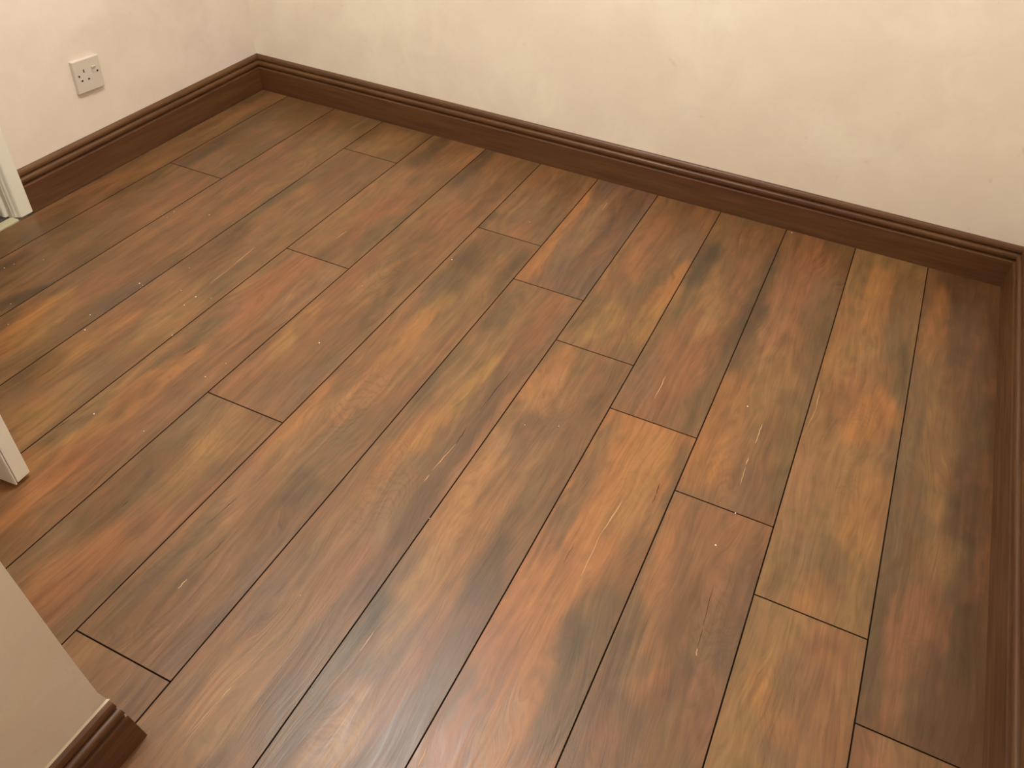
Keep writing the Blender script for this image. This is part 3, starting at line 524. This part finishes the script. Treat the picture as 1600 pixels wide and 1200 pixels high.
# ---------------- doorway: architrave, lining, threshold, door
def upright(bm, prof, z0, z1): loft(bm, [(x, y, z0) for x, y in prof], [(x, y, z1) for x, y in prof])
bm = bmesh.new()
AR = [(WX_L, -.9546), (-2.3850, -.9546), (-2.3836, -.9556), (-2.3832, -.9570), (-2.3832, -.9870), (-2.3846, -.9910), (-2.3885, -.9935), (-2.3925, -.9950), (-2.3960, -.9985), (-2.4010, -.9998), (WX_L, -1.0000)]
upright(bm, AR, .006, OH+.045)
mid = (OY0+OY1)/2
upright(bm, [(x, 2*mid-y) for x, y in AR], .006, OH+.045)
bx(bm, WX_L, -2.3832, OY0, OY1, OH, OH+.045, .002)
struct('trim_1', bm, M_gloss)
bm = bmesh.new()
LI = [(WX_L, -1.0002), (-2.4070, -1.0002), (-2.4150, -1.0012), (-2.4185, -1.0025), (-2.4180, -1.0075), (-2.4200, -1.0110), (-2.4240, -1.0128), (-2.4600, -1.0128), (-2.4600, -1.0022), (-2.5300, -1.0022), (-2.5300, -.9990), (WX_L, -.9990)]
upright(bm, LI, .005, OH)
upright(bm, [(x, 2*mid-y) for x, y in LI], .005, OH)
bx(bm, -2.53, WX_L, OY0+.002, OY1-.002, OH-.012, OH)
struct('trim_2', bm, M_gloss)
bm = bmesh.new(); bx(bm, -2.4105, -2.3836, OY0+.006, -1.0003, -.02, .0045, .0015); struct('trim_3', bm, M_thr)

dr = bpy.data.objects.new('door_1', None); dr['kind'] = 'structure'; C.objects.link(dr)
dr.location = (-1.6440, -1.6425, 0); dr.rotation_euler = (0, 0, math.radians(4.5))
DW = .742; DT = .0335
bm = bmesh.new()     # face skin towards the viewer, its edge rounded
upright(bm, [(-DW, 0), (-.0025, 0), (-.0010, .0004), (-.0001, .0014), (-.0001, .0026), (-.0008, .0034), (-DW, .0034)], .009, 1.985)
obj('front_skin', bm, M_gloss, dr)
bm = bmesh.new(); bx(bm, -DW+.001, -.0035, .0034, .0050, .0095, 1.984); obj('core', bm, M_sub, dr)
bm = bmesh.new(); bx(bm, -DW, 0, .0050, DT, .0105, 1.985, .0012); obj('leaf', bm, M_gloss, dr)
hd = bpy.data.objects.new('handle', None)
bm = bmesh.new()
for sy in (-1, 1):
    y0 = 0 if sy < 0 else DT
    r = bmesh.ops.create_cone(bm, cap_ends=True, segments=24, radius1=.026, radius2=.025, depth=.008); 
    for v in r['verts']: v.co = Vector((-.06+v.co.x, y0+sy*.004+v.co.z*sy, 1.0+v.co.y))
    r = bmesh.ops.create_cone(bm, cap_ends=True, segments=16, radius1=.009, radius2=.009, depth=.045)
    for v in r['verts']: v.co = Vector((-.06+v.co.x, y0+sy*.028+v.co.z*sy, 1.0+v.co.y))
    bx(bm, -.175, -.050, min(y0+sy*.042, y0+sy*.056), max(y0+sy*.042, y0+sy*.056), .992, 1.008, .004)
bpy.data.objects.remove(hd)
obj('handle', bm, M_metal, dr)
for hz in (.22, 1.75):
    bm = bmesh.new(); r = bmesh.ops.create_cone(bm, cap_ends=True, segments=12, radius1=.006, radius2=.006, depth=.09)
    for v in r['verts']: v.co += Vector((-DW-.004, DT+.003, hz))
    obj('hinge', bm, M_metal, dr)

# ---------------- wall socket
def tag(o, label, cat, group=None):
    o['label'] = label; o['category'] = cat
    if group: o['group'] = group
so = bpy.data.objects.new('wall_socket', None); C.objects.link(so)
so.location = (WX_L, -.6585, .2700); so.rotation_euler = (math.radians(-2.6), 0, 0)
tag(so, 'white square single switched plug socket low on the left wall above the skirting', 'socket')
# local: x out of the wall, y along it (right is +y), z up
HW = .0432; HH = .0415; T = .0105
def rect_holes(bm, x, y0, y1, z0, z1, holes, depth):
    ys = sorted({y0, y1, *[h[0] for h in holes], *[h[1] for h in holes]}); zs = sorted({z0, z1, *[h[2] for h in holes], *[h[3] for h in holes]})
    def ish(a, b): return any(h[0]-1e-7 <= a < h[1]-1e-7 and h[2]-1e-7 <= b < h[3]-1e-7 for h in holes)
    cache = {}
    def v(X, Y, Z):
        k = (round(X, 6), round(Y, 6), round(Z, 6))
        if k not in cache: cache[k] = bm.verts.new((X, Y, Z))
        return cache[k]
    for a, b in zip(ys, ys[1:]):
        for c_, d in zip(zs, zs[1:]):
            if ish(a, c_):
                X = x-depth
                for (p0, p1) in (((a, c_), (b, c_)), ((b, c_), (b, d)), ((b, d), (a, d)), ((a, d), (a, c_))):
                    try: bm.faces.new((v(x, *p0), v(x, *p1), v(X, *p1), v(X, *p0)))
                    except ValueError: pass
            else: bm.faces.new((v(x, a, c_), v(x, b, c_), v(x, b, d), v(x, a, d)))
    return v
bm = bmesh.new()
e = .0013
EA = (-.0143, -.0098, .0080, .0170); LH = (-.0272, -.0205, -.0132, -.0084); RH = (-.0050, .0020, -.0132, -.0084)
SW = (.0128, .0262, .0015, .0190)
v = rect_holes(bm, T, -HW+e, HW-e, -HH+e, HH-e, [EA, LH, RH, SW], .004)
def ring(x, y, z): return [(x, -y, -z), (x, y, -z), (x, y, z), (x, -y, z)]
rings_ = [ring(T, HW-e, HH-e), ring(T-.0004, HW-.0005, HH-.0005), ring(T-.0014, HW, HH), ring(0, HW, HH)]
for r0, r1 in zip(rings_, rings_[1:]):
    a = [bm.verts.new(p) for p in r0]; b = [bm.verts.new(p) for p in r1]
    for k in range(4): bm.faces.new((a[k], a[(k+1) % 4], b[(k+1) % 4], b[k]))
bmesh.ops.remove_doubles(bm, verts=bm.verts, dist=1e-6)
obj('face_plate', bm, M_plastic, so)
for nm, h in (('earth_slot', EA), ('pin_slot', LH), ('pin_slot', RH)):
    bm = bmesh.new(); bx(bm, T-.0039, T-.0014, h[0]+.0001, h[1]-.0001, h[2]+.0001, h[3]-.0001); o = obj(nm, bm, M_dark, so); o['label'] = 'dark slot'
bm = bmesh.new()    # rocker, top edge pressed out
y0, y1, z0, z1 = SW[0]+.0004, SW[1]-.0004, SW[2]+.0004, SW[3]-.0004
loft(bm, [(T-.003, y0, z0), (T+.0006, y0, z0), (T+.0010, y0, (z0+z1)/2), (T+.0038, y0, z1-.001), (T+.0032, y0, z1), (T-.003, y0, z1)],
     [(T-.003, y1, z0), (T+.0006, y1, z0), (T+.0010, y1, (z0+z1)/2), (T+.0038, y1, z1-.001), (T+.0032, y1, z1), (T-.003, y1, z1)])
obj('rocker_switch', bm, M_plastic, so)
for y in (-.0305, .0305):
    bm = bmesh.new(); r = bmesh.ops.create_cone(bm, cap_ends=True, segments=20, radius1=.0030, radius2=.0026, depth=.0012)
    for q in r['verts']: q.co = Vector((T+.0002+q.co.z, y+q.co.x, .0028+q.co.y))
    bx(bm, T+.0007, T+.0011, y-.0022, y+.0022, .0025, .0031)
    o = obj('screw', bm, M_screw, so); o['label'] = 'dark screw head'

# ---------------- crumbs of plaster on the floor
def crumb_mesh(seed):
    rnd = random.Random(seed); bm = bmesh.new(); bmesh.ops.create_icosphere(bm, subdivisions=2, radius=.001)
    ax = (rnd.uniform(.8, 1.3), rnd.uniform(.7, 1.2), rnd.uniform(.45, .7))
    for v in bm.verts:
        f = rnd.uniform(.78, 1.18); v.co = Vector((v.co.x*ax[0]*f, v.co.y*ax[1]*f, v.co.z*ax[2]*f))
    zm = min(v.co.z for v in bm.verts)
    for v in bm.verts: v.co.z -= zm
    me = bpy.data.meshes.new('plaster_crumb'); bm.to_mesh(me); bm.free(); me.materials.append(M_crumb); return me
CM = [crumb_mesh(k) for k in range(4)]
rnd = random.Random(3)
for k, (x, y) in enumerate(CRUMBS):
    o = bpy.data.objects.new('plaster_crumb', CM[k % 4]); C.objects.link(o)
    o.location = (x, y, .0); o.rotation_euler = (0, 0, rnd.uniform(0, 6)); sz = CRS.get(k, rnd.uniform(.75, 1.05)); o.scale = (sz, sz, sz)
    tag(o, CRL[k], 'crumb', 'plaster crumbs scattered on the wooden floor')

# ---------------- ceiling light (above the picture)
cl = bpy.data.objects.new('ceiling_light', None); C.objects.link(cl); cl.location = (LIGHT[0], LIGHT[1], H)
tag(cl, 'round white flush ceiling light with a glowing bulb under its base', 'ceiling light')
bm = bmesh.new(); r = bmesh.ops.create_cone(bm, cap_ends=True, segments=40, radius1=.13, radius2=.14, depth=.02)
for v in r['verts']: v.co.z -= .0102
obj('base', bm, M_ceil, cl)
'''
'''
lo.parent = cl; lo.location = (0, 0, LIGHT[2]-H)
